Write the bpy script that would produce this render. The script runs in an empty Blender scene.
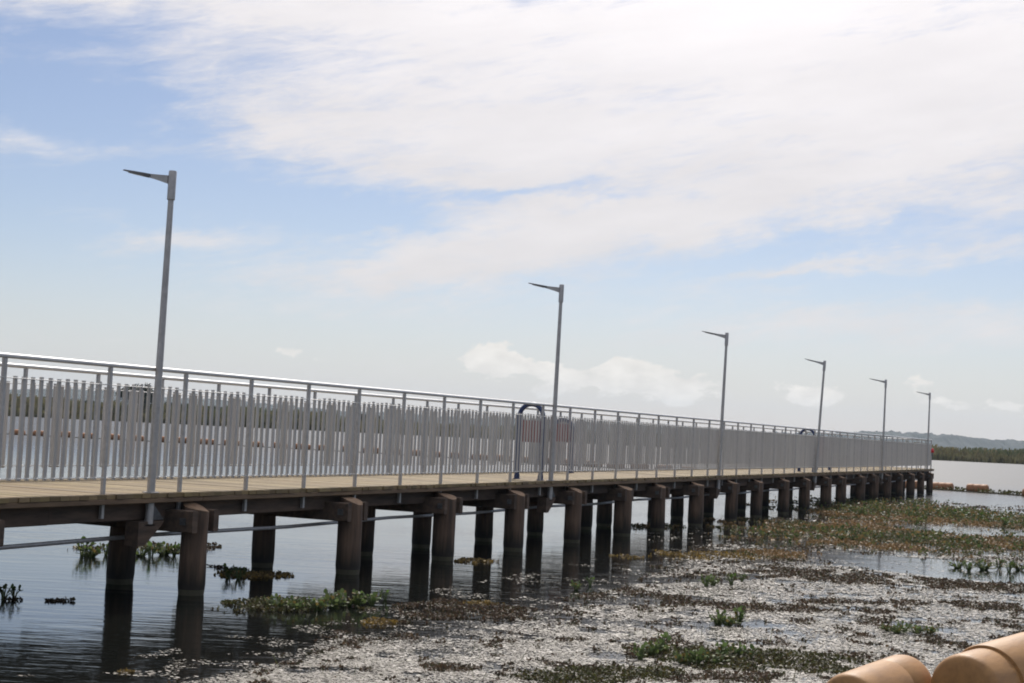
import bpy, math, random
import numpy as np
from mathutils import Vector, Matrix

random.seed(7)
RNG = np.random.default_rng(7)
SC = bpy.context.scene
COL = SC.collection
pi = math.pi

# ---------------------------------------------------------------- measured layout (metres)
EYE = 2.05            # eye above the water
FPX = 1501.8          # focal length in pixels of a 1024 px wide picture
PITCH, ROLL = 0.0590, 0.0478
TH = 0.4129           # pier direction, measured from the view direction towards the right
OFF = 10.24           # distance from the eye to the pier's near edge
DECK = EYE - 0.886    # top of the deck boards
U = Vector((math.sin(TH), math.cos(TH), 0))      # along the pier
N = Vector((-math.cos(TH), math.sin(TH), 0))     # across the deck, away from the eye
PROT = pi / 2 - TH
PLEN = 74.75
DW = 2.62


def P(s, w, z=0.0):
    v = U * s + N * (OFF + w)
    return Vector((v.x, v.y, z))


def ground(x, y, z=0.0):
    """Where the sight line through photo pixel (x, y) meets the level z."""
    cr, sr = math.cos(ROLL), math.sin(ROLL)
    dx, dy = x - 512, y - 341.5
    a = cr * dx + sr * dy
    b = -sr * dx + cr * dy
    c, s = math.cos(PITCH), math.sin(PITCH)
    d = Vector((a / FPX, c + b / FPX * s, s - b / FPX * c))
    t = (z - EYE) / d.z
    return Vector((d.x * t, d.y * t, z))


def to_px(X, Y, Z):
    c, s = math.cos(PITCH), math.sin(PITCH)
    Zr = Z - EYE
    d = Y * c + Zr * s
    u = -Y * s + Zr * c
    x = FPX * X / d
    y = -FPX * u / d
    cr, sr = math.cos(ROLL), math.sin(ROLL)
    return 512 + cr * x - sr * y, 341.5 + sr * x + cr * y


# ---------------------------------------------------------------- numpy value noise
_perm = RNG.random((256, 256))


def vnoise(x, y):
    xi = np.floor(x).astype(int)
    yi = np.floor(y).astype(int)
    fx = x - xi
    fy = y - yi
    fx = fx * fx * (3 - 2 * fx)
    fy = fy * fy * (3 - 2 * fy)
    g = lambda a, b: _perm[a % 256, b % 256]
    return ((g(xi, yi) * (1 - fx) + g(xi + 1, yi) * fx) * (1 - fy)
            + (g(xi, yi + 1) * (1 - fx) + g(xi + 1, yi + 1) * fx) * fy)


def fbm(x, y, o=4):
    r = 0
    a = .5
    t = 0
    for i in range(o):
        r = r + a * vnoise(x * 2 ** i + 17.3 * i, y * 2 ** i + 9.1 * i)
        t += a
        a *= .5
    return r / t


# ---------------------------------------------------------------- materials
def mat(name, col=(.5, .5, .5), rough=.6, metal=0., col2=None, scale=(8, 8, 8), bump=0., bscale=None,
        spec=.5, attr=None, detail=5., lo=.35, hi=.65, stain=None, crust=None):
    m = bpy.data.materials.new(name)
    m.use_nodes = True
    t = m.node_tree
    b = t.nodes['Principled BSDF']
    b.inputs['Roughness'].default_value = rough
    b.inputs['Metallic'].default_value = metal
    b.inputs['Specular IOR Level'].default_value = spec
    b.inputs['Base Color'].default_value = (*col, 1)
    tc = t.nodes.new('ShaderNodeTexCoord')
    mp = t.nodes.new('ShaderNodeMapping')
    mp.inputs['Scale'].default_value = scale
    t.links.new(tc.outputs['Object'], mp.inputs['Vector'])
    nz = t.nodes.new('ShaderNodeTexNoise')
    nz.inputs['Scale'].default_value = 1
    nz.inputs['Detail'].default_value = detail
    nz.inputs['Roughness'].default_value = .65
    t.links.new(mp.outputs[0], nz.inputs['Vector'])
    src = None
    if col2:
        mr = t.nodes.new('ShaderNodeMapRange')
        mr.inputs['From Min'].default_value = lo
        mr.inputs['From Max'].default_value = hi
        t.links.new(nz.outputs['Fac'], mr.inputs['Value'])
        mx = t.nodes.new('ShaderNodeMix')
        mx.data_type = 'RGBA'
        mx.inputs[6].default_value = (*col, 1)
        mx.inputs[7].default_value = (*col2, 1)
        t.links.new(mr.outputs[0], mx.inputs[0])
        src = mx.outputs[2]
    if attr:
        at = t.nodes.new('ShaderNodeAttribute')
        at.attribute_name = attr
        mx = t.nodes.new('ShaderNodeMix')
        mx.data_type = 'RGBA'
        mx.blend_type = 'MULTIPLY'
        mx.inputs[0].default_value = 1
        if src:
            t.links.new(src, mx.inputs[6])
        else:
            mx.inputs[6].default_value = (*col, 1)
        t.links.new(at.outputs['Color'], mx.inputs[7])
        src = mx.outputs[2]
    if stain:      # wet, algae-dark foot: (z0, z1, colour)
        z0, z1, sc = stain
        sp = t.nodes.new('ShaderNodeSeparateXYZ')
        geo = t.nodes.new('ShaderNodeNewGeometry')
        t.links.new(geo.outputs['Position'], sp.inputs[0])
        ad = t.nodes.new('ShaderNodeMath')
        ad.operation = 'MULTIPLY_ADD'
        t.links.new(nz.outputs['Fac'], ad.inputs[0])
        ad.inputs[1].default_value = -.35
        t.links.new(sp.outputs['Z'], ad.inputs[2])
        mr = t.nodes.new('ShaderNodeMapRange')
        mr.inputs['From Min'].default_value = z0 - .17
        mr.inputs['From Max'].default_value = z1 - .17
        t.links.new(ad.outputs[0], mr.inputs['Value'])
        mx = t.nodes.new('ShaderNodeMix')
        mx.data_type = 'RGBA'
        mx.inputs[6].default_value = (*sc, 1)
        t.links.new(mr.outputs[0], mx.inputs[0])
        if src:
            t.links.new(src, mx.inputs[7])
        else:
            mx.inputs[7].default_value = (*col, 1)
        src = mx.outputs[2]
        if crust:
            pp = t.nodes.new('ShaderNodeMath')
            pp.operation = 'COMPARE'
            t.links.new(sp.outputs['Z'], pp.inputs[0])
            pp.inputs[1].default_value = .03
            pp.inputs[2].default_value = .035
            pn = t.nodes.new('ShaderNodeMath')
            pn.operation = 'MULTIPLY'
            t.links.new(pp.outputs[0], pn.inputs[0])
            t.links.new(nz.outputs['Fac'], pn.inputs[1])
            mc = t.nodes.new('ShaderNodeMix')
            mc.data_type = 'RGBA'
            mc.inputs[7].default_value = (*crust, 1)
            t.links.new(pn.outputs[0], mc.inputs[0])
            t.links.new(src, mc.inputs[6])
            src = mc.outputs[2]
    if src:
        t.links.new(src, b.inputs['Base Color'])
    if bump:
        bp = t.nodes.new('ShaderNodeBump')
        bp.inputs['Strength'].default_value = 1
        bp.inputs['Distance'].default_value = bump
        t.links.new(nz.outputs['Fac'], bp.inputs['Height'])
        t.links.new(bp.outputs[0], b.inputs['Normal'])
    return m


M = {}
M['galv'] = mat('galvanised_steel', (.38, .37, .36), .45, .4, (.48, .47, .46), (14, 14, 14), spec=.5)
M['rail'] = mat('satin_steel_tube', (.62, .62, .61), .48, .3, (.70, .70, .69), (10, 10, 10))
M['picket'] = mat('weathered_grey_picket', (.52, .505, .485), .55, .05, (.45, .435, .42), (9, 9, 2.5), attr='tint')
M['dark_steel'] = mat('dull_dark_steel', (.10, .105, .11), .5, .5, (.16, .16, .16), (20, 20, 20))
M['lamp_head'] = mat('lamp_head_grey', (.09, .095, .10), .45, .4)
M['lens'] = mat('lamp_lens', (.55, .55, .53), .25)
M['deck'] = mat('weathered_deck_board', (.285, .215, .108), .8, 0, (.20, .15, .080), (2.0, 9, 9), attr='tint', bump=.002)
M['fascia'] = mat('brown_edge_board', (.22, .15, .09), .8, 0, (.14, .095, .06), (1.2, 9, 9), bump=.003)
M['beam'] = mat('old_bridge_timber', (.14, .096, .068), .88, 0, (.062, .047, .037), (1.6, 10, 10), bump=.004, attr='tint')
M['pile'] = mat('old_timber_pile', (.175, .115, .078), .88, 0, (.065, .047, .036), (11, 11, 1.0), bump=.016,
                stain=(.12, .42, (.03, .026, .02)), crust=(.11, .105, .065))
M['cut'] = mat('sawn_pile_top', (.26, .165, .10), .85, 0, (.17, .11, .065), (16, 16, 16), bump=.003)
M['blue'] = mat('blue_painted_tube', (.016, .032, .11), .4, 0, (.026, .05, .14), (6, 6, 6))
M['red'] = mat('red_board', (.28, .055, .05), .5, 0, (.22, .05, .045), (5, 5, 5))
M['redlens'] = mat('red_beacon_lens', (.62, .03, .03), .25)
M['white'] = mat('white_painted_post', (.72, .72, .70), .5, 0, (.6, .6, .58), (10, 10, 10))
M['orange'] = mat('faded_orange_plastic', (.41, .225, .088), .55, 0, (.26, .14, .060), (2.6, 8, 8), bump=.005, detail=10, lo=.42, hi=.74,
                  stain=(.02, .20, (.13, .085, .045)), spec=.35)
M['orange_far'] = mat('orange_plastic', (.36, .165, .07), .65, 0, (.27, .125, .055), (4, 4, 4),
                      stain=(.02, .16, (.13, .06, .025)))
M['rope'] = mat('wet_rope', (.16, .12, .07), .8, 0, (.07, .065, .04), (6, 6, 6))
M['leaf'] = mat('floating_leaf', (1, 1, 1), .58, 0, attr='tint', spec=.6)
M['weed'] = mat('floating_weed', (1, 1, 1), .62, 0, attr='tint', spec=.35)
M['hyacinth'] = mat('water_hyacinth_leaf', (1, 1, 1), .55, 0, attr='tint', spec=.3)
M['stalk'] = mat('water_hyacinth_stalk', (.10, .14, .045), .5, 0, (.07, .09, .03), (30, 30, 30))
M['reed'] = mat('reed_blade', (1, 1, 1), .7, 0, attr='tint', spec=.3)
M['crown'] = mat('tree_leaf', (1, 1, 1), .55, 0, attr='tint', spec=.35)
M['bark'] = mat('grey_bark', (.13, .10, .075), .9, 0, (.07, .055, .04), (6, 6, 1.5), bump=.02)
M['land'] = mat('marsh_soil', (.10, .09, .05), .9, 0, (.06, .07, .03), (.05, .05, .05))
M['hill'] = mat('forested_hill', (.026, .034, .024), .95, 0, (.040, .046, .032), (.012, .012, .012), detail=8)


def translucent(m, w):
    t = m.node_tree
    b = t.nodes['Principled BSDF']
    tr = t.nodes.new('ShaderNodeBsdfTranslucent')
    src = b.inputs['Base Color'].links[0].from_socket
    t.links.new(src, tr.inputs['Color'])
    mx = t.nodes.new('ShaderNodeMixShader')
    mx.inputs[0].default_value = w
    out = [n for n in t.nodes if n.type == 'OUTPUT_MATERIAL'][0]
    t.links.new(b.outputs[0], mx.inputs[1])
    t.links.new(tr.outputs[0], mx.inputs[2])
    t.links.new(mx.outputs[0], out.inputs['Surface'])


translucent(M['hyacinth'], .42)
translucent(M['weed'], .25)
translucent(M['reed'], .35)


# ---------------------------------------------------------------- mesh builder
class MB:
    def __init__(self):
        self.v, self.f, self.t = [], [], []

    def add(self, vs, fs, tint=1.0):
        o = len(self.v)
        self.v += [tuple(v) for v in vs]
        self.f += [tuple(i + o for i in f) for f in fs]
        self.t += [tint] * len(vs)

    def box(self, x0, x1, y0, y1, z0, z1, tint=1.0, c=0.0):
        """Box; c > 0 chamfers the edges that run along the longest side."""
        if c <= 0:
            vs = [(x, y, z) for z in (z0, z1) for x, y in ((x0, y0), (x1, y0), (x1, y1), (x0, y1))]
            fs = [(3, 2, 1, 0), (4, 5, 6, 7), (0, 1, 5, 4), (1, 2, 6, 5), (2, 3, 7, 6), (3, 0, 4, 7)]
            self.add(vs, fs, tint)
            return
        L = [x1 - x0, y1 - y0, z1 - z0]
        ax = L.index(max(L))
        lo = [x0, y0, z0]
        hi = [x1, y1, z1]
        b, d = [(1, 2), (2, 0), (0, 1)][ax]
        ring = [(lo[b] + c, lo[d]), (hi[b] - c, lo[d]), (hi[b], lo[d] + c), (hi[b], hi[d] - c),
                (hi[b] - c, hi[d]), (lo[b] + c, hi[d]), (lo[b], hi[d] - c), (lo[b], lo[d] + c)]
        vs = []
        for e in (lo[ax], hi[ax]):
            for p, q in ring:
                v = [0, 0, 0]
                v[ax] = e
                v[b] = p
                v[d] = q
                vs.append(v)
        fs = [tuple(range(7, -1, -1)), tuple(range(8, 16))]
        fs += [(i, (i + 1) % 8, 8 + (i + 1) % 8, 8 + i) for i in range(8)]
        self.add(vs, fs, tint)

    def tube(self, pts, r, n=8, tint=1.0, cap=True):
        pts = [Vector(p) for p in pts]
        rs = r if isinstance(r, (list, tuple)) else [r] * len(pts)
        vs, fs = [], []
        prev = None
        for i, p in enumerate(pts):
            if i == 0:
                d = pts[1] - pts[0]
            elif i == len(pts) - 1:
                d = pts[-1] - pts[-2]
            else:
                d = (pts[i + 1] - pts[i]).normalized() + (pts[i] - pts[i - 1]).normalized()
            d.normalize()
            if prev is None:
                a = d.orthogonal().normalized()
                if abs(d.z) < .9:
                    a = Vector((0, 0, 1)).cross(d).normalized()
            else:
                a = (prev - d * prev.dot(d)).normalized()
            prev = a
            b = d.cross(a)
            for k in range(n):
                an = 2 * pi * k / n
                vs.append(p + (a * math.cos(an) + b * math.sin(an)) * rs[i])
        for i in range(len(pts) - 1):
            for k in range(n):
                fs.append((i * n + k, i * n + (k + 1) % n, (i + 1) * n + (k + 1) % n, (i + 1) * n + k))
        if cap:
            fs.append(tuple(range(n - 1, -1, -1)))
            fs.append(tuple(range((len(pts) - 1) * n, len(pts) * n)))
        self.add(vs, fs, tint)

    def lathe(self, prof, n=24, axis='x', tint=1.0):
        """prof: (position along the axis, radius)."""
        vs, fs = [], []
        for a, r in prof:
            for k in range(n):
                an = 2 * pi * k / n
                c, s = r * math.cos(an), r * math.sin(an)
                vs.append((a, c, s) if axis == 'x' else (c, s, a))
        for i in range(len(prof) - 1):
            for k in range(n):
                q = (i * n + k, i * n + (k + 1) % n, (i + 1) * n + (k + 1) % n, (i + 1) * n + k)
                fs.append(q if axis == 'z' else q)
        fs.append(tuple(range(n - 1, -1, -1)))
        fs.append(tuple(range((len(prof) - 1) * n, len(prof) * n)))
        self.add(vs, fs, tint)

    def build(self, name, m, parent=None, smooth=False):
        me = bpy.data.meshes.new(name)
        me.from_pydata(self.v, [], self.f)
        me.materials.append(m)
        a = me.color_attributes.new('tint', 'FLOAT_COLOR', 'POINT')
        buf = np.ones((len(self.v), 4), np.float32)
        for i, t in enumerate(self.t):
            buf[i, :3] = t
        a.data.foreach_set('color', buf.ravel())
        if smooth:
            me.polygons.foreach_set('use_smooth', [True] * len(me.polygons))
            me.set_sharp_from_angle(angle=math.radians(38))
        o = bpy.data.objects.new(name, me)
        COL.objects.link(o)
        if parent:
            o.parent = parent
        return o


def mesh_np(name, verts, faces, tints, m, parent=None):
    """verts (n,3), faces (f,k), tints (n,3)."""
    me = bpy.data.meshes.new(name)
    nv, (nf, k) = len(verts), faces.shape
    me.vertices.add(nv)
    me.vertices.foreach_set('co', np.asarray(verts, np.float32).ravel())
    me.loops.add(nf * k)
    me.loops.foreach_set('vertex_index', faces.astype(np.int32).ravel())
    me.polygons.add(nf)
    me.polygons.foreach_set('loop_start', np.arange(0, nf * k, k, dtype=np.int32))
    me.update(calc_edges=True)
    a = me.color_attributes.new('tint', 'FLOAT_COLOR', 'POINT')
    buf = np.ones((nv, 4), np.float32)
    buf[:, :3] = tints
    a.data.foreach_set('color', buf.ravel())
    me.materials.append(m)
    o = bpy.data.objects.new(name, me)
    COL.objects.link(o)
    if parent:
        o.parent = parent
    return o


def leaf_cloud(pos, normal, rad, tint, k=6, aspect=1.0, spin=None):
    """Flat k-gons: pos (n,3), normal (n,3), rad (n), tint (n,3) -> verts, faces, tints."""
    n = len(pos)
    nr = normal / np.linalg.norm(normal, axis=1, keepdims=True)
    ref = np.where(np.abs(nr[:, 2:3]) > .8, np.array([[1., 0, 0]]), np.array([[0, 0, 1.]]))
    a = np.cross(ref, nr)
    a /= np.linalg.norm(a, axis=1, keepdims=True)
    b = np.cross(nr, a)
    sp = RNG.random(n) * 2 * pi if spin is None else spin
    ca, sa = np.cos(sp)[:, None], np.sin(sp)[:, None]
    a, b = a * ca + b * sa, -a * sa + b * ca
    ang = np.arange(k) * 2 * pi / k
    wob = 1 + (RNG.random((n, k)) - .5) * .35
    r = rad[:, None] * wob
    asp = aspect if np.ndim(aspect) else np.full(n, aspect)
    v = (pos[:, None, :] + a[:, None, :] * (np.cos(ang)[None, :] * r)[:, :, None]
         + b[:, None, :] * (np.sin(ang)[None, :] * r * asp[:, None])[:, :, None])
    f = np.arange(n * k).reshape(n, k)
    return v.reshape(-1, 3), f, np.repeat(tint, k, axis=0)


def empty(name, loc, rz=0.0, label=None, cat=None, group=None):
    o = bpy.data.objects.new(name, None)
    COL.objects.link(o)
    o.location = loc
    o.rotation_euler = (0, 0, rz)
    tag(o, label, cat, group)
    return o


def tag(o, label=None, cat=None, group=None, kind=None):
    if label:
        o['label'] = label
    if cat:
        o['category'] = cat
    if group:
        o['group'] = group
    if kind:
        o['kind'] = kind
    return o


def copy_tree(o, parent=None):
    c = o.copy()
    COL.objects.link(c)
    c.parent = parent
    for ch in list(o.children):
        copy_tree(ch, c)
    return c


# ================================================================= SETTING
# ---- water: one sheet out to the far hills
def water_material():
    m = bpy.data.materials.new('lake_water')
    m.use_nodes = True
    t = m.node_tree
    b = t.nodes['Principled BSDF']
    b.inputs['Base Color'].default_value = (.008, .009, .008, 1)
    b.inputs['Roughness'].default_value = .06
    g0 = t.nodes.new('ShaderNodeNewGeometry')
    s0 = t.nodes.new('ShaderNodeSeparateXYZ')
    t.links.new(g0.outputs['Position'], s0.inputs[0])
    r0 = t.nodes.new('ShaderNodeMapRange')       # wind-ruffled open lake beyond the sheltered shallows
    r0.inputs['From Min'].default_value = 45
    r0.inputs['From Max'].default_value = 100
    r0.inputs['To Min'].default_value = .06
    r0.inputs['To Max'].default_value = .42
    t.links.new(s0.outputs['Y'], r0.inputs['Value'])
    t.links.new(r0.outputs[0], b.inputs['Roughness'])
    b.inputs['IOR'].default_value = 1.333
    geo = t.nodes.new('ShaderNodeNewGeometry')
    hs = []
    for sc, rot, w in (((1.3, 5.5, 1), .10, 1.0), ((5.0, 17.0, 1), -.16, .45), ((.22, .8, 1), .3, 1.6), ((.6, 3.2, 1), .05, 1.3)):
        mp = t.nodes.new('ShaderNodeMapping')
        mp.inputs['Scale'].default_value = sc
        mp.inputs['Rotation'].default_value = (0, 0, rot)
        t.links.new(geo.outputs['Position'], mp.inputs['Vector'])
        nz = t.nodes.new('ShaderNodeTexNoise')
        nz.inputs['Scale'].default_value = 1
        nz.inputs['Detail'].default_value = 3
        t.links.new(mp.outputs[0], nz.inputs['Vector'])
        mu = t.nodes.new('ShaderNodeMath')
        mu.operation = 'MULTIPLY'
        mu.inputs[1].default_value = w
        t.links.new(nz.outputs['Fac'], mu.inputs[0])
        hs.append(mu.outputs[0])
    s = hs[0]
    for h in hs[1:]:
        ad = t.nodes.new('ShaderNodeMath')
        t.links.new(s, ad.inputs[0])
        t.links.new(h, ad.inputs[1])
        s = ad.outputs[0]
    # broad calm and ruffled patches
    nz = t.nodes.new('ShaderNodeTexNoise')
    mp = t.nodes.new('ShaderNodeMapping')
    mp.inputs['Scale'].default_value = (.06, .16, 1)
    t.links.new(geo.outputs['Position'], mp.inputs['Vector'])
    nz.inputs['Scale'].default_value = 1
    t.links.new(mp.outputs[0], nz.inputs['Vector'])
    mr = t.nodes.new('ShaderNodeMapRange')
    mr.inputs['From Min'].default_value = .35
    mr.inputs['From Max'].default_value = .65
    mr.inputs['To Min'].default_value = .35
    mr.inputs['To Max'].default_value = 1.0
    t.links.new(nz.outputs['Fac'], mr.inputs['Value'])
    bp = t.nodes.new('ShaderNodeBump')
    bp.inputs['Distance'].default_value = .0060
    r1 = t.nodes.new('ShaderNodeMapRange')
    r1.inputs['From Min'].default_value = 45
    r1.inputs['From Max'].default_value = 110
    r1.inputs['To Min'].default_value = 1.0
    r1.inputs['To Max'].default_value = 1.3
    t.links.new(s0.outputs['Y'], r1.inputs['Value'])
    ms = t.nodes.new('ShaderNodeMath')
    ms.operation = 'MULTIPLY'
    t.links.new(mr.outputs[0], ms.inputs[0])
    t.links.new(r1.outputs[0], ms.inputs[1])
    t.links.new(ms.outputs[0], bp.inputs['Strength'])
    t.links.new(s, bp.inputs['Height'])
    t.links.new(bp.outputs[0], b.inputs['Normal'])
    return m


mb = MB()
mb.add([(-3500, -60, 0), (3500, -60, 0), (3500, 5200, 0), (-3500, 5200, 0)], [(0, 1, 2, 3)])
tag(mb.build('water', water_material()), kind='structure')

# ---- far bank: low marsh land rising out of the water
SHORE = 322.0


def shore_y(x):
    return SHORE + 14 * (fbm(np.asarray(x, float) * .012 + 40, np.zeros_like(np.asarray(x, float)) + 3.3, 3) - .5)


xs = np.linspace(-900, 900, 181)
rows = [(0, -.3), (3, .12), (14, .35), (60, .8), (400, 1.5), (2300, 2.0)]
vs = []
for dy, z in rows:
    sy = shore_y(xs)
    k = 1 + dy / 700
    vs += [(x * k, y + dy, z) for x, y in zip(xs, sy)]
fs = []
nX = len(xs)
for r in range(len(rows) - 1):
    for i in range(nX - 1):
        fs.append((r * nX + i, r * nX + i + 1, (r + 1) * nX + i + 1, (r + 1) * nX + i))
mb = MB()
mb.add(vs, fs)
tag(mb.build('far_bank_ground', M['land']), kind='structure')


# ---- distant hills
def ridge(name, dist, depth, hfun, x0, x1, seed):
    nx, ny = 900, 22
    X = np.linspace(x0, x1, nx)
    T = np.linspace(0, 1, ny)
    vs = []
    for t in T:
        prof = math.sin(min(t / .55, 1) * pi / 2) if t < .55 else math.cos((t - .55) / .45 * pi / 2)
        h = hfun(X)
        Y = dist + depth * t
        tree = fbm(X * .11 + seed, np.full(nx, Y * .05), 3) * 13 + fbm(X * .012 + seed, np.full(nx, Y * .012), 3) * 16
        Z = h * prof * (.75 + .5 * fbm(X * .004 + seed, np.full(nx, Y * .004 + 5), 3)) + tree * min(1, prof * 1.6) - 3
        vs += [(x, Y, z) for x, z in zip(X, Z)]
    fs = [(r * nx + i, r * nx + i + 1, (r + 1) * nx + i + 1, (r + 1) * nx + i) for r in range(ny - 1) for i in range(nx - 1)]
    mb = MB()
    mb.add(vs, fs)
    return tag(mb.build(name, M['hill']), kind='structure')


def bumps(lst):
    return lambda X: sum(a * np.exp(-((X - c) / w) ** 2) for c, w, a in lst)


ridge('distant_hills', 2600, 500, bumps([(-900, 420, 22), (-350, 300, 9), (150, 300, 8), (730, 230, 17), (1150, 400, 6)]), -1700, 1700, 3.1)

# ---- reeds on the far bank (no one could count them)
n = 52000
x = RNG.uniform(-190, 260, n)
dy = RNG.gamma(1.6, 7.0, n) - 1.5
y = shore_y(x) + dy
clump = fbm(x * .05 + 5, y * .09, 3)
clump2 = fbm(x * .22 + 9, y * .22, 3)
low = fbm(x * .018 + 33, y * .03, 3)
h = (1.0 + 1.6 * clump + 1.5 * (clump2 - .5) + 1.7 * low) * RNG.uniform(.6, 1.15, n) * np.clip(.55 + dy / 8, .5, 1.15)
h *= np.where(x < -40, 1.1, .82)
wd = RNG.uniform(.12, .40, n)
ang = RNG.uniform(-.9, .9, n)
lean = RNG.normal(0, .18, (n, 2)) * h[:, None]
dx_, dy_ = np.cos(ang) * wd / 2, np.sin(ang) * wd / 2
z0 = np.full(n, .0)
v = np.stack([np.stack([x - dx_, y - dy_, z0], 1), np.stack([x + dx_, y + dy_, z0], 1),
              np.stack([x + dx_ * .8 + lean[:, 0], y + dy_ * .8 + lean[:, 1], h], 1),
              np.stack([x - dx_ * .8 + lean[:, 0], y - dy_ * .8 + lean[:, 1], h], 1)], 1).reshape(-1, 3)
ca, cb, cc = np.array([.15, .14, .070]), np.array([.085, .10, .05]), np.array([.18, .15, .08])
m1 = np.clip((fbm(x * .035 + 70, y * .1, 4) - .35) / .3, 0, 1)[:, None]
tn = ca * (1 - m1) + cb * m1
m2 = (RNG.random(n) < .18)[:, None]
tn = np.where(m2, cc, tn) * RNG.uniform(.8, 1.2, (n, 1))
tag(mesh_np('reed_bed', v, np.arange(4 * n).reshape(n, 4), np.repeat(tn, 4, 0), M['reed']),
    'olive and brown reed bed lining the far shore of the lake', 'reeds', kind='stuff')


# ---- trees on the far bank
def tree(x, dy, height, width, label, group, dark, seed, lobes=7):
    rng = np.random.default_rng(seed)
    y = float(shore_y(np.array([x]))[0]) + dy
    root = empty('bank_tree', (x, y, .3), rng.uniform(0, 6), label, 'tree', group)
    tb = MB()
    tb.tube([(0, 0, -.3), (.05 * width, 0, height * .3), (-.02 * width, .04 * width, height * .6), (.02 * width, 0, height * .85)],
            [.05 * height, .04 * height, .022 * height, .006 * height], 7)
    for k in range(6):
        a = k * 1.05 + rng.uniform(-.3, .3)
        z = height * rng.uniform(.25, .5)
        tb.tube([(0, 0, z), (math.cos(a) * width * .22, math.sin(a) * width * .22, z + height * .16),
                 (math.cos(a) * width * .4, math.sin(a) * width * .4, z + height * .24)], [.022 * height, .014 * height, .005 * height], 5)
    tb.build('trunk', M['bark'], root)
    ps, rs = [], []
    for k in range(lobes):
        a = rng.uniform(0, 2 * pi)
        rr = width * .5 * math.sqrt(rng.uniform(0, .62))
        c = np.array([math.cos(a) * rr, math.sin(a) * rr, height * (.36 + rng.uniform(.15, .5) * (1 - (rr / (.5 * width)) ** 2 * .9))])
        sz = np.array([width * rng.uniform(.17, .28)] * 2 + [height * rng.uniform(.13, .22)])
        m = 300
        d = rng.normal(size=(m, 3))
        d /= np.linalg.norm(d, axis=1, keepdims=True)
        ps.append(c + d * sz * (rng.random((m, 1)) ** .45) * rng.uniform(.8, 1.15, (m, 1)))
    ps = np.concatenate(ps)
    ps = ps[ps[:, 2] > height * .12]
    nn = len(ps)
    col = np.array(dark) * rng.uniform(.55, 1.5, (nn, 1)) * rng.uniform(.9, 1.1, (nn, 3))
    vv, ff, tt = leaf_cloud(ps, rng.normal(size=(nn, 3)), rng.uniform(.10, .30, nn) * (width / 7) ** .5, col, 5, .7)
    mesh_np('crown', vv, ff, tt, M['crown'], root)
    return root


tree(-80.5, 7, 8.6, 8.5, 'dark rounded tree standing tallest above the reeds behind the first lamp post', None, (.040, .052, .024), 11, 11)
spots = [(-119, 13, 4.9, 8), (-110, 11, 4.6, 7), (-101, 14, 5.2, 9), (-93, 16, 4.8, 8), (-74, 15, 4.9, 9), (-64, 12, 4.5, 8),
         (-54, 17, 4.8, 9), (-43, 14, 4.3, 8), (-32, 18, 4.4, 8)]
for i, (tx, ty, hh, ww) in enumerate(spots):
    tree(tx, ty, hh, ww, 'low dark bushy tree of the row rising behind the far shore reeds', 'low trees behind the far reeds', (.045, .056, .028), 40 + i)

# ================================================================= PIER
ORG = P(0, 0, 0)
pier = empty('pier', P(-6, 0, 0), PROT, 'long straight timber pier with tan deck on old round piles', 'pier')
S0 = -6.0      # local x = s - S0


def L(s):
    return s - S0


# deck boards (one part; boards are its pattern)
mb = MB()
s = S0
while s < PLEN:
    bw = .142
    t = random.uniform(.66, 1.14)
    tint = (t, t * random.uniform(.96, 1.02), t * random.uniform(.9, 1.05))
    mb.box(L(s), L(s + bw), random.uniform(-.024, .010), DW + random.uniform(-.012, .02), DECK - .045, DECK + random.uniform(-.002, .002), tint)
    s += bw + .007
deck = mb.build('deck', M['deck'], pier)
# edge board under the board ends
mb = MB()
s = S0
while s < PLEN - .1:
    e = min(s + random.uniform(3.6, 4.4), PLEN - .02)
    j = random.uniform(-.004, .004)
    mb.box(L(s), L(e) - .006, -.002 + j, .022 + j, DECK - .105 + j, DECK - .049, c=.006)
    s = e
mb.build('edge_board', M['fascia'], pier)
# stringers
for w in (.245, .80, 1.40, 2.02, 2.40):
    mb = MB()
    s = S0
    while s < PLEN - .4:
        e = min(s + random.uniform(5.4, 6.2), PLEN - .15)
        j = random.uniform(-.012, .012)
        t = random.uniform(.75, 1.2)
        mb.box(L(s), L(e) - .01, w - .065 + j, w + .065 + j, DECK - .30 + j * .5, DECK - .107, (t, t, t), c=.01)
        s = e
    mb.build('stringer', M['beam'], pier)
# piles and headstocks
near_s = [2.3, 5.2, 8.0, 10.9, 14.41, 17.95, 20.98, 23.63, 26.46, 29.24, 31.69, 34.45, 37.66, 40.34, 43.37, 46.28, 49.41, 51.9, 55.5, 58.26,
          61.1, 64.12, 67.06, 70.3, 72.95]
back_s = [(11.6, 1.2), (14.70, 1.2), (17.79, 1.2), (20.65, 1.2), (22.75, 1.25), (25.18, 1.2), (27.62, 1.2), (30.36, 1.2), (31.9, 1.3), (35.26, 1.2), (37.07, 1.2),
          (39.91, 1.2)] + [(q + .1, 1.25) for q in near_s[14:]]


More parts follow.
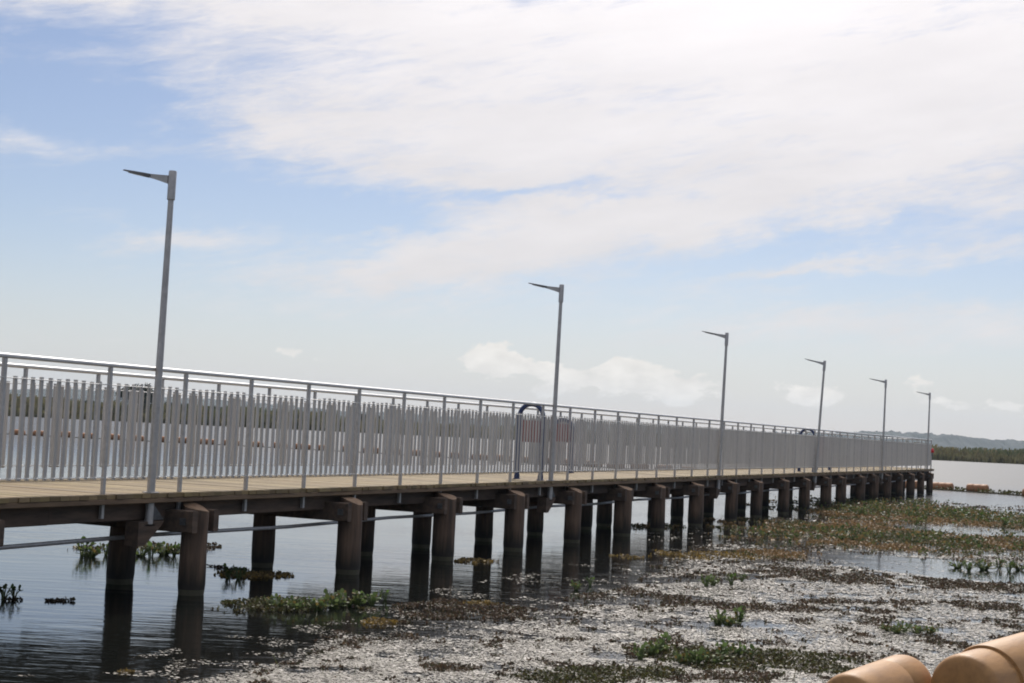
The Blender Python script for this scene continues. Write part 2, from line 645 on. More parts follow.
def pile(s, w, r, top, outer):
    mb = MB()
    n, prof = 18, []
    lean = (random.uniform(-.012, .012), random.uniform(-.01, .01))
    zs = [-1.0, -.2, 0, .12, .3, .5, .7, .85, top]
    ph = random.uniform(0, 6)
    vs = []
    for z in zs:
        rr = r * (1 + .012 * math.sin(z * 9 + ph)) * (1.05 - .06 * (z + .2)) * (.93 if -.06 < z < .1 else 1)
        for k in range(n):
            a = 2 * pi * k / n
            q = rr * (1 + .028 * math.sin(3 * a + ph + z) + .02 * math.sin(7 * a + ph * 2 + z * 2))
            zz = z
            if z == top and outer:
                zz = top + .05 * math.sin(a) + .012 * math.sin(2 * a + ph)      # slanting saw cut, falling outwards
            vs.append((L(s) + lean[0] * z + q * math.cos(a), w + lean[1] * z + q * math.sin(a), zz))
    fs = []
    for i in range(len(zs) - 1):
        for k in range(n):
            fs.append((i * n + k, i * n + (k + 1) % n, (i + 1) * n + (k + 1) % n, (i + 1) * n + k))
    fs.append(tuple(range(n - 1, -1, -1)))
    mb.add(vs, fs)
    o = mb.build('pile', M['pile'], pier, smooth=True)
    tv = vs[-n:]
    cx = sum(v[0] for v in tv) / n
    cy = sum(v[1] for v in tv) / n
    cz = sum(v[2] for v in tv) / n
    tb = MB()
    tb.add(tv + [(cx, cy, cz + .012)], [(k, (k + 1) % n, n) for k in range(n)])
    tb.build('pile_top', M['cut'], o)


near_s = [q + .06 for q in near_s]
for i, s in enumerate(near_s):
    pile(s, -.05 + random.uniform(-.03, .02), random.uniform(.15, .185), DECK - .165, True)
    for sgn in (-1, 1):
        mb = MB()
        t = random.uniform(.7, 1.15)
        c = L(s) + sgn * .235
        mb.box(c - .05, c + .05, -.17 + random.uniform(-.05, .04), 2.55, DECK - .445, DECK - .195, (t, t, t), c=.012)
        mb.build('headstock', M['beam'], pier)
    # bolt through the pair
    mb = MB()
    mb.tube([(L(s) - .31, -.08, DECK - .32), (L(s) + .31, -.08, DECK - .32)], .014, 6)
    mb.box(L(s) - .3, L(s) - .288, -.12, -.04, DECK - .36, DECK - .28)
    mb.box(L(s) + .288, L(s) + .3, -.12, -.04, DECK - .36, DECK - .28)
    mb.build('bolt', M['dark_steel'], pier)
for s, w in back_s:
    pile(s + .07, w, random.uniform(.15, .18), DECK - .305, False)
# conduit slung under the deck
mb = MB()
pts = [(L(S0 + k * 2.9), .42, DECK - .52 + (.012 if k % 2 else -.012)) for k in range(28)]
mb.tube(pts, .024, 8)
mb.build('conduit', M['galv'], pier, smooth=True)

# ---- railings
PITCHR = 1.357


def picket_panel(x0, x1, y, parent):
    mb = MB()
    k = max(3, round((x1 - x0 + .06) / .135) - 1)
    d = (x1 - x0) / (k + 1)
    for i in range(k):
        c = x0 + d * (i + 1)
        t = random.uniform(.90, 1.08)
        j = random.uniform(-.006, .006)
        tl = random.uniform(-.005, .005)
        zb, zt = .155 + j, 1.19 + random.uniform(-.008, .008)
        a = .021
        vs = []
        for z, off in ((zb, 0), (zt, tl)):
            vs += [(c - a + off, y - .0105, z), (c + a + off, y - .0105, z), (c + a + off, y + .0105, z), (c - a + off, y + .0105, z)]
        mb.add(vs, [(3, 2, 1, 0), (4, 5, 6, 7), (0, 1, 5, 4), (1, 2, 6, 5), (2, 3, 7, 6), (3, 0, 4, 7)], (t, t, t * random.uniform(.97, 1.0)))
    return mb.build('picket_panel', M['picket'], parent)


def rail_post(x, y, parent):
    mb = MB()
    mb.box(x - .021, x + .021, y - .021, y + .021, -.26, 1.352, c=.004)
    o = mb.build('rail_post', M['galv'], parent)
    return o


def railing(w, label, name='railing'):
    r = empty(name, P(S0, w, DECK), PROT, label, 'railing')
    ps = [11.32 - 1.6 * k for k in range(10, -1, -1)]
    s = 12.92
    while s < PLEN - .1:
        ps.append(s)
        s += PITCHR
    ps[-1] = PLEN - .18
    ps = [q + .09 for q in ps[:-1]] + ps[-1:]
    for q in ps:
        rail_post(L(q), 0, r)
    for a, b in zip(ps, ps[1:]):
        picket_panel(L(a) + .03, L(b) - .03, 0, r)
    mb = MB()
    pts = [(L(q), 0, 1.378) for q in ps]
    pts[0] = (L(ps[0]) - .1, 0, 1.378)
    mb.tube(pts, .026, 10)
    mb.build('handrail', M['rail'], r, smooth=True)
    for z in (.175, 1.165):
        mb = MB()
        mb.tube([(L(q), -.016, z) for q in ps], .006, 5)
        mb.build('rail_wire', M['rail'], r, smooth=True)
    return r


railing(.13, 'grey picket railing along the near edge of the pier deck')
railing(2.48, 'grey picket railing along the far edge of the pier deck')
r = empty('railing', P(PLEN - .12, .13, DECK), PROT, 'short grey picket railing closing the end of the pier', 'railing')
for y in (.60, 1.2, 1.8):
    rail_post(0, y, r)
for a, b in ((0.05, .6), (.6, 1.2), (1.2, 1.8), (1.8, 2.3)):
    mb = MB()
    k = 5
    for i in range(k):
        c = a + (b - a) * (i + .5) / k
        t = random.uniform(.85, 1.1)
        mb.box(-.011, .011, c - .021, c + .021, .155, 1.19, (t, t, t))
    mb.build('picket_panel', M['picket'], r)
mb = MB()
mb.tube([(0, .03, 1.378), (0, 2.32, 1.378)], .026, 10)
mb.build('handrail', M['rail'], r, smooth=True)
for z in (.175, 1.165):
    mb = MB()
    mb.tube([(-.016, .03, z), (-.016, 2.32, z)], .006, 5)
    mb.build('rail_wire', M['rail'], r)


# ---- lamp posts
def lamp_post():
    r = empty('lamp_post', (0, 0, 0), PROT)
    H = 3.61
    mb = MB()
    mb.tube([(0, 0, -.341), (0, 0, 0), (0, 0, 1.2), (0, 0, 2.4), (0, 0, H - .3)], [.046, .045, .041, .036, .032], 14)
    mb.build('pole', M['galv'], r, smooth=True)
    mb = MB()
    mb.lathe([(H - .33, .040), (H - .325, .045), (H - .012, .045), (H, .040)], 14, 'z')
    mb.build('collar', M['galv'], r, smooth=True)
    # arm: tapered box rising outwards over the deck (local +y)
    mb = MB()
    k = .20
    vs = []
    for y, hw, zt, zb in ((.035, .040, H - .055, H - .150), (.16, .036, H - .045, H - .112), (.31, .034, H - .030, H - .072)):
        vs += [(-hw, y, zb), (hw, y, zb), (hw, y, zt), (-hw, y, zt)]
    fs = [(3, 2, 1, 0), (8, 9, 10, 11)]
    for a in (0, 4):
        fs += [(a + i, a + (i + 1) % 4, a + 4 + (i + 1) % 4, a + 4 + i) for i in range(4)]
    mb.add(vs, fs)
    mb.build('arm', M['galv'], r)
    mb = MB()
    vs = []
    for y, hw, zc, th in ((.28, .050, H - .054, .040), (.34, .085, H - .042, .034), (.48, .100, H - .018, .028), (.62, .085, H + .008, .018), (.65, .060, H + .014, .012)):
        vs += [(-hw, y, zc - th / 2), (hw, y, zc - th / 2), (hw * .8, y, zc + th / 2), (-hw * .8, y, zc + th / 2)]
    fs = [(3, 2, 1, 0), (16, 17, 18, 19)]
    for a in (0, 4, 8, 12):
        fs += [(a + i, a + (i + 1) % 4, a + 4 + (i + 1) % 4, a + 4 + i) for i in range(4)]
    mb.add(vs, fs)
    h = mb.build('lamp_head', M['lamp_head'], r)
    mb = MB()
    vs = []
    for y, hw, zc in ((.37, .065, H - .054), (.56, .072, H - .016)):
        vs += [(-hw, y, zc - .008), (hw, y, zc - .008), (hw, y, zc + .004), (-hw, y, zc + .004)]
    mb.add(vs, [(3, 2, 1, 0), (4, 5, 6, 7)] + [(i, (i + 1) % 4, 4 + (i + 1) % 4, 4 + i) for i in range(4)])
    mb.build('lens', M['lens'], h)
    # bracket bolted under the deck: plate, gusset and timber corbel
    mb = MB()
    mb.box(-.09, .09, -.02, .055, -.365, -.342, c=.004)
    mb.add([(.05, -.01, -.30), (.26, -.01, -.30), (.05, -.01, -.12), (.05, .012, -.30), (.26, .012, -.30), (.05, .012, -.12)],
           [(0, 1, 2), (5, 4, 3), (0, 3, 4, 1), (1, 4, 5, 2), (2, 5, 3, 0)])
    mb.build('bracket', M['dark_steel'], r)
    mb = MB()
    mb.box(-.075, .075, -.06, .06, .003, .014, c=.003)
    mb.build('base_plate', M['galv'], r)
    mb = MB()
    x0, x1 = -.20, .10
    prof = [(x0, -.312), (x1 + .16, -.312), (x1 + .10, -.37), (x0 + .12, -.58), (x0, -.58)]
    vs = [(x, -.02, z) for x, z in prof] + [(x, .16, z) for x, z in prof]
    fs = [(4, 3, 2, 1, 0), (5, 6, 7, 8, 9)] + [(i, (i + 1) % 5, 5 + (i + 1) % 5, 5 + i) for i in range(5)]
    mb.add(vs, fs)
    mb.build('corbel', M['beam'], r)
    return r


lamp0 = lamp_post()
LL = ['nearest and tallest grey lamp post, standing well before the first blue hoop',
      'second grey lamp post along the pier, right beside the nearer blue hoop',
      'third grey lamp post along the pier, between the two pairs of blue hoops',
      'fourth grey lamp post along the pier, just beyond the farther blue hoop',
      'fifth grey lamp post along the pier, next to last before its end',
      'last and smallest grey lamp post, at the pier end near the red beacon']
LEAN = [.5, .65, 1.1, 2.7, .6, .4]
for i, s in enumerate([13.77, 25.62, 36.92, 48.35, 60.7, 72.98]):
    o = lamp0 if i == 0 else copy_tree(lamp0)
    o.location = P(s, .078, DECK)
    o.rotation_euler = (math.radians(LEAN[i]), 0, PROT)
    tag(o, LL[i], 'lamp post', 'lamp posts along the pier')


# ---- blue hoops with red boards
def hoop(s, w, label, top=1.385, board_z=.885):
    r = empty('hoop_barrier', P(s, w, DECK), PROT, label, 'barrier', 'blue hoop barriers on the deck')
    hw, R = .235, .235
    pts = [(0, -hw, .02), (0, -hw, .6), (0, -hw, top - R)]
    for k in range(1, 12):
        a = pi - pi * k / 12
        pts.append((0, R * math.cos(a), top - R + R * math.sin(a)))
    pts += [(0, hw, top - R), (0, hw, .6), (0, hw, .02)]
    mb = MB()
    mb.tube(pts, .043, 14)
    mb.build('hoop', M['blue'], r, smooth=True)
    mb = MB()
    mb.box(-.012, .012, -.198, .198, board_z - .20, board_z + .20, c=.004)
    mb.build('board', M['red'], r)
    for y in (-hw, hw):
        mb = MB()
        mb.lathe([(0, .072), (.012, .072), (.014, .052), (.09, .052)], 14, 'z')
        f = mb.build('foot', M['blue'], r, smooth=True)
        f.location = (0, y, .001)


hoop(25.50, .47, 'blue hoop with red board beside the second lamp post, near side of deck')
hoop(31.45, 2.18, 'lower blue hoop with red board at the far railing beyond the second lamp post', 1.18)
hoop(48.75, .47, 'small distant blue hoop with red board beside the fourth lamp post, near side')
hoop(54.6, 1.15, 'distant lower blue hoop with red board in mid deck, beyond the fourth lamp post', 1.18)

# ---- red beacon at the end
r = empty('beacon', P(PLEN - .10, .13, DECK), PROT, 'red beacon lamp on a thin white post at the pier end', 'beacon')
mb = MB()
mb.tube([(0, 0, -.05), (0, 0, .62)], .024, 8)
mb.lathe([(0, .07), (.012, .07)], 10, 'z')
mb.build('post', M['white'], r, smooth=True)
mb = MB()
mb.lathe([(.60, .06), (.62, .085), (.76, .085), (.78, .07)], 14, 'z')
mb.build('lantern_body', M['dark_steel'], r, smooth=True)
mb = MB()
mb.lathe([(.78, .11), (.80, .125), (.90, .125), (.97, .09), (1.0, .03)], 14, 'z')
mb.build('lens', M['redlens'], r, smooth=True)


# ================================================================= FLOATING BOOM
def far_float():
    r = empty('boom_float', (0, 0, 0))
    mb = MB()
    Lh, R = .56, .275
    prof = [(-Lh, .10), (-Lh + .015, R * .75), (-Lh + .05, R * .93), (-Lh + .10, R), (-.2, R), (-.18, R * .95), (-.15, R),
            (.15, R), (.18, R * .95), (.2, R), (Lh - .10, R), (Lh - .05, R * .93), (Lh - .015, R * .75), (Lh, .10)]
    mb.lathe(prof, 16)
    b = mb.build('body', M['orange_far'], r, smooth=True)
    return r


ctrl = [(-52, 111.5), (-37, 110), (-14.7, 106.5), (-1.5, 99.5), (11, 89.5), (22.75, 78.3), (26.5, 74.2), (31, 68)]
dense = []
for i in range(len(ctrl) - 1):
    p0 = Vector(ctrl[max(i - 1, 0)])
    p1, p2 = Vector(ctrl[i]), Vector(ctrl[i + 1])
    p3 = Vector(ctrl[min(i + 2, len(ctrl) - 1)])
    for k in range(60):
        t = k / 60
        dense.append(.5 * ((2 * p1) + (p2 - p0) * t + (2 * p0 - 5 * p1 + 4 * p2 - p3) * t * t + (3 * p1 - p0 - 3 * p2 + p3) * t ** 3))
dense.append(Vector(ctrl[-1]))
cum = [0]
for a, b in zip(dense, dense[1:]):
    cum.append(cum[-1] + (b - a).length)


def along(d):
    for i in range(len(cum) - 1):
        if cum[i + 1] >= d:
            t = (d - cum[i]) / max(1e-6, cum[i + 1] - cum[i])
            return dense[i].lerp(dense[i + 1], t), (dense[i + 1] - dense[i]).normalized()
    return dense[-1], (dense[-1] - dense[-2]).normalized()


# line up one float with the one seen just clear of the pier end
ref = min(range(len(dense)), key=lambda i: (dense[i] - Vector((22.75, 78.6))).length)
PF = 1.80
d0 = cum[ref] % PF
f0 = far_float()
FLOATS = []
d = d0
first = True
while d < cum[-1] - .5:
    p, tg = along(d)
    o = f0 if first else copy_tree(f0)
    first = False
    m = round((d - cum[ref]) / PF)
    if m > 2:
        COL.objects.unlink(o) if o is not f0 else None
        break
    if m >= 0:
        g = ground(*[(942.5, 490.0), (977.5, 492.4), (1034, 497)][m])
        p = Vector((g.x, g.y))
        tg = Vector((1, -.55))
    FLOATS.append((p.x, p.y))
    o.location = (p.x, p.y, .135 + random.uniform(-.02, .02))
    o.rotation_euler = (random.uniform(0, .05), random.uniform(-.03, .03), math.atan2(tg.y, tg.x) + random.uniform(-.09, .09))
    if m == 0:
        lb = 'orange barrel float just clear of the pier end, under the red beacon'
    elif m == 1:
        lb = 'orange barrel float, second to the right of the pier end'
    elif m == 2:
        lb = 'orange barrel float, third from the pier end, at the picture edge'
    else:
        lb = 'small orange barrel float in the line across the lake behind the pier'
    tag(o, lb, 'float', 'orange floats of the boom line')
    d += PF
mb = MB()
mb.tube([(p.x, p.y, .03) for p in dense[::6]], .03, 6)
tag(mb.build('boom_rope', M['rope']), 'wet rope joining the orange floats across the lake', 'rope')


# ---- two big floats on the near shore
def near_float(name, loc, rz, ry, Lh, R, label):
    r = empty(name, loc, rz, label, 'float', 'orange floats on the near shore')
    r.rotation_euler = (.25, ry, rz)
    mb = MB()
    prof = [(-Lh, .02), (-Lh - .006, R * .45), (-Lh, R * .84), (-Lh + .008, R * .90), (-Lh + .024, R * .955), (-Lh + .045, R * .985), (-Lh + .075, R),
            (.148, R), (.152, R * .994), (.158, R * .994), (.162, R),
            (Lh - .10, R), (Lh - .06, R * .975), (Lh - .03, R * .91), (Lh - .012, R * .80), (Lh - .004, R * .45), (Lh, .02)]
    mb.lathe(prof, 48)
    mb.build('body', M['orange'], r, smooth=True)
    for e in (-1, 1):
        mb = MB()
        mb.lathe([(e * Lh - e * .004, .055), (e * Lh + e * .022, .05), (e * Lh + e * .026, .03)], 20)
        mb.build('plug', M['orange'], r, smooth=True)
    return r


fa = near_float('shore_float', (2.99, 11.85, .125), .92, -.05, .57, .25, 'plain tan orange barrel float low on the near shore, the left one')
fb = near_float('shore_float', (4.02, 12.15, .222), .80, -.06, .60, .30, 'larger tan orange barrel float with raised collar, at the bottom right corner')
mb = MB()
n = 48
vs, fs = [], []
xa, xb, ri, ro = -.20, .62, .303, .322
for x, rr in ((xa, ri - .02), (xa, ro), (xa + .02, ro + .006), (xb, ro + .006), (xb, ri - .02)):
    for k in range(n + 1):
        a = math.radians(-25) + math.radians(230) * k / n
        vs.append((x, rr * math.cos(a), rr * math.sin(a)))
for i in range(4):
    for k in range(n):
        fs.append((i * (n + 1) + k, i * (n + 1) + k + 1, (i + 1) * (n + 1) + k + 1, (i + 1) * (n + 1) + k))
mb.add(vs, fs)
mb.build('collar', M['orange'], fb, smooth=True)

# ================================================================= FLOATING PLANTS
def field_edge(x):
    return np.interp(x, [-250, 120, 230, 300, 345, 400, 480, 560, 620, 660, 720, 790, 900, 1100],
                     [760, 700, 676, 650, 632, 636, 622, 606, 588, 566, 540, 520, 505, 500])


def ell(x, y, cx, cy, rx, ry, sl=0.0):
    yy = y - cy - sl * (x - cx)
    return ((x - cx) / rx) ** 2 + (yy / ry) ** 2


def open_lane(x, y):
    e = np.minimum(ell(x, y, 950, 569, 130, 9, .10), ell(x, y, 620, 600, 95, 5.5, 0))
    e = np.minimum(e, ell(x, y, 775, 541, 105, 5.5, .03))
    e = np.minimum(e, ell(x, y, 745, 625, 60, 3.5, .02))
    e = np.minimum(e, ell(x, y, 960, 533, 110, 3.5, .06))
    e = np.minimum(e, ell(x, y, 680, 580, 90, 3, -.03))
    return e


def scatter(n, x0, x1, y0, y1, power=1.0):
    X = RNG.uniform(x0, x1, n)
    Y = RNG.uniform(y0, y1, n)
    return X, Y


# small floating leaves --------------------------------------------------------
n = 2600000
Y = 10.2 * (62 / 10.2) ** RNG.random(n)               # denser close by, where single leaves show
X = RNG.uniform(-.36, .44, n) * Y
px, py = to_px(X, Y, np.zeros(n))
nb = fbm(X * .9, Y * .9, 4)
nf = fbm(X * 3.1 + 30, Y * 3.1, 3)
nl = fbm(X * .35 + 80, Y * .6, 3)
edge = field_edge(px) + (nb - .5) * 34
dens = np.clip((py - edge) / 14, 0, 1)
dens = dens * np.clip(.40 + (nf - .36) * 4.6, .06, 1) * np.clip(.45 + (nl - .33) * 3.2, .18, 1)
dens = np.where(open_lane(px, py) + (nb - .5) * 1.2 < 1, dens * .05, dens)
dens = np.where((py < 556) & (px > 740), dens * .22, dens)
stray = (nf > .60) & (py > field_edge(px) - 40) & (nb > .45)
dens = np.where(stray, np.maximum(dens, .12), dens)
keep = RNG.random(n) < dens * .75
X, Y, px, py = X[keep], Y[keep], px[keep], py[keep]
n = len(X)
rad = RNG.gamma(2.0, .0028, n) + .003
rad = np.clip(rad * (.62 + Y / 30), .004, .06)
tilt = .06
nm = np.stack([RNG.normal(0, tilt, n), RNG.normal(0, tilt, n) + .03, np.ones(n)], 1)
zz = RNG.uniform(.003, .007, n) + rad * .10
pos = np.stack([X, Y, zz], 1)
base = np.array([[.275, .25, .215], [.225, .21, .165], [.255, .22, .18], [.15, .14, .09], [.31, .28, .245]])
pick = RNG.choice(5, n, p=[.34, .22, .16, .12, .16])
tn = base[pick] * RNG.uniform(.85, 1.12, (n, 1))
vv, ff, tt = leaf_cloud(pos, nm, rad, tn, 5, RNG.uniform(.7, 1, n))
tag(mesh_np('floating_leaves', vv, ff, tt, M['leaf']), 'pale glinting scatter of small floating leaves on the near water',
    'floating leaves', kind='stuff')

# low weed mats, brown, olive and ochre ------------------------------------------
#        cx   cy   rx   ry  slope kind(0 brown 1 olive 2 ochre 3 mixed)
MATS = [(460, 612, 78, 9, -.02, 0), (490, 604, 30, 2.6, 0, 2), (375, 622, 18, 4, 0, 2), (300, 606, 62, 7, .0, 1),
        (128, 671, 16, 3, 0, 2), (300, 664, 26, 3, 0, 0), (440, 667, 28, 4.5, 0, 0), (330, 652, 30, 3, 0, 0),
        (610, 676, 75, 7, -.02, 1), (700, 656, 62, 6, .03, 1), (800, 664, 72, 12, .02, 1), (760, 680, 90, 6, 0, 0), (880, 655, 60, 6, .02, 0),
        (735, 607, 75, 4, .05, 0), (850, 579, 120, 7, .05, 0), (955, 584, 75, 5, .03, 0), (905, 603, 40, 3, .02, 0),
        (1000, 620, 40, 5, .05, 0), (870, 612, 30, 3, 0, 0), (990, 607, 35, 4, .06, 0), (830, 602, 28, 2.5, 0, 0), 
        (560, 641, 30, 2.5, 0, 0), (960, 645, 50, 5, .02, 0), 
        (700, 556, 74, 4, .02, 2), (790, 556, 60, 4, .03, 3), (860, 560, 40, 3, .04, 0),
        (900, 540, 165, 12, .06, 3), (960, 521, 150, 9, .08, 3), (880, 512, 70, 7, .0, 3), (1000, 548, 80, 8, .05, 3), (820, 528, 70, 6, .03, 3),
        (150, 548, 55, 4, -.02, 0), (255, 575, 28, 2.6, .02, 2), (12, 600, 14, 1.6, .0, 0), (62, 601, 16, .9, 0, 0), (470, 561, 22, 2, 0, 2),
        (225, 568, 25, 2, .06, 0), (655, 527, 34, 1.5, 0, 3)]
n = 1000000
Y = 10.4 * (60 / 10.4) ** RNG.random(n)
X = RNG.uniform(-.40, .46, n) * Y
px, py = to_px(X, Y, np.zeros(n))
e = np.full(n, 9.0)
kind = np.zeros(n, int)
for cx, cy, rx, ry, sl, kd in MATS:
    q = ell(px, py, cx, cy, rx, ry, sl)
    kind = np.where(q < e, kd, kind)
    e = np.minimum(e, q)
nb = fbm(X * 1.1 + 7, Y * .9 + 3, 4)
nf = fbm(X * 4.3 + 30, Y * 4.3, 3)
fringe = e + (nb - .5) * 4.6 + (nf - .5) * 3.6 + .12 + np.where(kind == 3, .28, np.where(kind == 0, .14, 0))
dens = np.clip((1.12 - fringe) / .35, 0, 1)
# small loose scraps of weed all over the leaf field
scrap = (fbm(X * 2.3 + 51, Y * 1.5 + 17, 4) > .665) & (py > field_edge(px) - 6)
speck = (fbm(X * 7.5 + 11, Y * 5.0 + 71, 3) > .735) & (py > field_edge(px) - 2)
scrap = scrap | speck
dens = np.where(scrap, np.maximum(dens, .65), dens)
kind = np.where(scrap & (dens <= .66) & (e > 1.2), 0, kind)
dens = np.where(np.minimum(ell(px, py, 975, 531, 75, 4.5, .06), ell(px, py, 950, 570, 140, 9, .10)) + (nb - .5) * 1.6 < 1, 0, dens)
keep = RNG.random(n) < dens * .8
X, Y, kind, nb, nf = X[keep], Y[keep], kind[keep], nb[keep], nf[keep]
n = len(X)
hgt = np.where(kind == 3, .06, np.where(kind == 1, .035, .022))
zz = .006 + RNG.random(n) ** 1.6 * hgt * np.clip(.4 + (nf - .3) * 2.5, .3, 1.4)
rad = RNG.uniform(.007, .017, n) * (.60 + Y / 24)
nm = RNG.normal(0, 1, (n, 3)) * np.array([.8, .8, .5]) + np.array([0, -.1, .75])
br = np.array([[.095, .062, .040], [.065, .047, .034], [.115, .078, .046], [.07, .066, .036]])
ol = np.array([[.075, .080, .025], [.055, .062, .022], [.10, .085, .03], [.05, .04, .02]])
oc = np.array([[.30, .20, .050], [.22, .15, .05], [.16, .12, .045], [.12, .085, .04]])
mx = np.array([[.085, .10, .038], [.22, .145, .065], [.13, .115, .048], [.07, .075, .033]])
pal = np.stack([br, ol, oc, mx])
pick = RNG.choice(4, n)
tn = pal[kind, pick]
# broad ochre and green patches in the mixed beds
pt = fbm(X * .55 + 4, Y * .8 + 44, 3)
tn = np.where(((kind == 3) & (pt > .52))[:, None], np.array([.24, .155, .07])[None] * (.7 + .6 * RNG.random((n, 1))), tn)
tn = tn * RNG.uniform(.65, 1.3, (n, 1))
vv, ff, tt = leaf_cloud(np.stack([X, Y, zz], 1), nm, rad, tn, 5, RNG.uniform(.5, 1, n))
tag(mesh_np('weed_mats', vv, ff, tt, M['weed']), 'brown, olive and ochre mats of floating weed on the shallows',
    'water weed', kind='stuff')

# dense hyacinth bed off the pier end: too many leaves to count -----------------
BEDS = [(930, 515, 160, 7, .075), (985, 527, 110, 6, .08), (880, 506, 70, 5, .02), (860, 538, 120, 8, .03), (990, 545, 90, 7, .05), (945, 552, 60, 4, .06)]
n = 220000
Y = RNG.uniform(29, 60, n)
X = RNG.uniform(.14, .47, n) * Y
px, py = to_px(X, Y, np.zeros(n))
e = np.full(n, 9.0)
for b in BEDS:
    e = np.minimum(e, ell(px, py, *b))
nb = fbm(X * .7 + 21, Y * .5 + 3, 4)
nf = fbm(X * 2.3 + 30, Y * 2.3, 3)
dens = np.clip((1.1 - (e + (nb - .5) * 3.0)) / .4, 0, 1) * np.clip((nf - .47) * 6, 0, 1) * np.clip((nb - .40) * 6, .05, 1)
dens = np.where(np.minimum(ell(px, py, 975, 531, 75, 4.5, .06), ell(px, py, 950, 571, 140, 11, .10)) + (nb - .5) < 1, 0, dens)
keep = RNG.random(n) < dens * .55
X, Y, nf = X[keep], Y[keep], nf[keep]
n = len(X)
zz = .02 + RNG.random(n) * .19 * np.clip((nf - .38) * 5, .15, 1)
nm = RNG.normal(0, 1, (n, 3)) + np.array([0, -.3, .4])
rad = RNG.uniform(.022, .045, n)
base = np.array([[.075, .105, .036], [.11, .12, .045], [.055, .075, .030], [.20, .14, .06]])
tn = base[RNG.choice(4, n, p=[.30, .27, .20, .23])] * RNG.uniform(.7, 1.3, (n, 1))
vv, ff, tt = leaf_cloud(np.stack([X, Y, zz], 1), nm, rad, tn, 6, RNG.uniform(.6, .95, n))
tag(mesh_np('hyacinth_bed', vv, ff, tt, M['hyacinth']), 'dense green water hyacinth bed spreading on the water beyond the pier piles',
    'water plants', kind='stuff')


# single hyacinth plants ---------------------------------------------------------
def plant_mesh(nl, height, spread, seed, hue):
    rng = np.random.default_rng(seed)
    lv, lf, lt = [], [], []
    sb = MB()
    for i in range(nl):
        a = rng.uniform(0, 2 * pi)
        hh = height * rng.uniform(.2, 1.1)
        r0 = spread * rng.uniform(.05, .25)
        r1 = spread * rng.uniform(.35, 1.0)
        d = Vector((math.cos(a), math.sin(a), 0))
        p0, p1 = d * r0, d * r1 + Vector((0, 0, hh))
        pm = (p0 + p1) / 2 + d * (r1 - r0) * -.12 + Vector((0, 0, .08 * hh))
        sb.tube([p0 + Vector((0, 0, -.02)), pm, p1], [.006, .005, .003], 5)
        # spoon leaf: a cupped round blade rising from the stalk tip
        R = rng.uniform(.020, .036) * (height / .2) ** .5
        up = (Vector((0, 0, 1)) * rng.uniform(.1, 1.1) + d * rng.uniform(-.1, 1.0) + Vector((rng.normal(0, .5), rng.normal(0, .5), rng.normal(0, .2)))).normalized()
        side = up.cross(d.cross(Vector((0, 0, 1))) + Vector((.01, .02, .03))).normalized()
        sd = up.cross(side).normalized()
        c = hue * rng.uniform(.65, 1.35) * rng.uniform(.92, 1.08, 3)
        if rng.random() < .10:
            c = np.array([.16, .12, .04]) * rng.uniform(.8, 1.2)
        o = len(lv)
        ringn = 9
        lv.append(tuple(p1 + up * R))
        lt.append(c)
        for k in range(ringn):
            an = 2 * pi * k / ringn
            q = p1 + up * (R + R * 1.05 * math.cos(an)) + sd * (R * .92 * math.sin(an)) + side * (R * .32 * abs(math.sin(an)))
            lv.append(tuple(q))
            lt.append(c)
        for k in range(ringn):
            lf.append((o, o + 1 + k, o + 1 + (k + 1) % ringn))
    return np.array(lv), np.array(lf), np.array(lt), sb


def plant_proto(nl, h, sp, seed, hue):
    r = empty('water_hyacinth', (0, 0, 0))
    lv, lf, lt, sb = plant_mesh(nl, h, sp, seed, np.array(hue))
    mesh_np('leaves', lv, lf, lt, M['hyacinth'], r)
    sb.build('stalks', M['stalk'], r, smooth=True)
    return r


PROT_P = [plant_proto(34, .12, .12, 1, (.105, .145, .050)), plant_proto(24, .14, .10, 2, (.09, .13, .045)),
          plant_proto(42, .09, .17, 3, (.12, .16, .055)), plant_proto(14, .12, .09, 4, (.075, .115, .035))]
used = [False] * 4
PLANTS = []


def clump(lst, label, group):
    for x, y, k, sc in lst:
        PLANTS.append((x, y, k, sc, label, group))


clump([(640, 660, 1, .85), (652, 656, 0, .9), (664, 653, 1, 1.0), (684, 664, 2, .9), (697, 665, 0, .95), (710, 664, 2, 1.0), (722, 660, 1, .95), (736, 657, 0, .8), (750, 660, 3, .8)],
      'leafy green water hyacinth in the upright row on weed before the shore floats', 'hyacinths at the near weed mat')
clump([(718, 625, 0, .95), (728, 626, 2, .9), (739, 624, 1, 1.05)], 'green water hyacinth in the small trio on open leaf field behind the near row', 'hyacinth trio on the leaf field')
clump([(706, 587, 1, .95), (713, 586, 0, .85), (731, 585, 3, .95), (742, 582, 3, .7)], 'small upright hyacinth at the edge of the pier reflection', 'hyacinths by the reflection edge')
clump([(277, 608, 2, 1.0), (296, 611, 0, .9), (318, 610, 2, 1.05), (333, 608, 0, 1.15), (346, 606, 2, 1.25), (358, 607, 1, 1.0), (372, 605, 0, .9), (385, 600, 3, .7)],
      'bright green hyacinth in the patch at the foot of the second near pile', 'hyacinths at the second pile')
clump([(83, 556, 3, 1.5), (91, 557, 2, 1.2), (106, 555, 3, 1.0), (141, 556, 2, 1.2), (151, 557, 3, 1.3), (164, 555, 2, 1.3), (174, 556, 3, 1.0)],
      'dark hyacinth seen between the first piles, on the water behind the pier', 'hyacinths behind the first piles')
clump([(4, 600, 3, 1.0), (14, 599, 3, .8)], 'dark sprig of hyacinth on open water at the left edge', 'hyacinth sprigs at the left edge')
clump([(228, 578, 3, 1.0), (238, 579, 1, .8), (243, 577, 3, .7)], 'dark hyacinth sprig drifting between the first and second near piles', 'sprigs between the first piles')
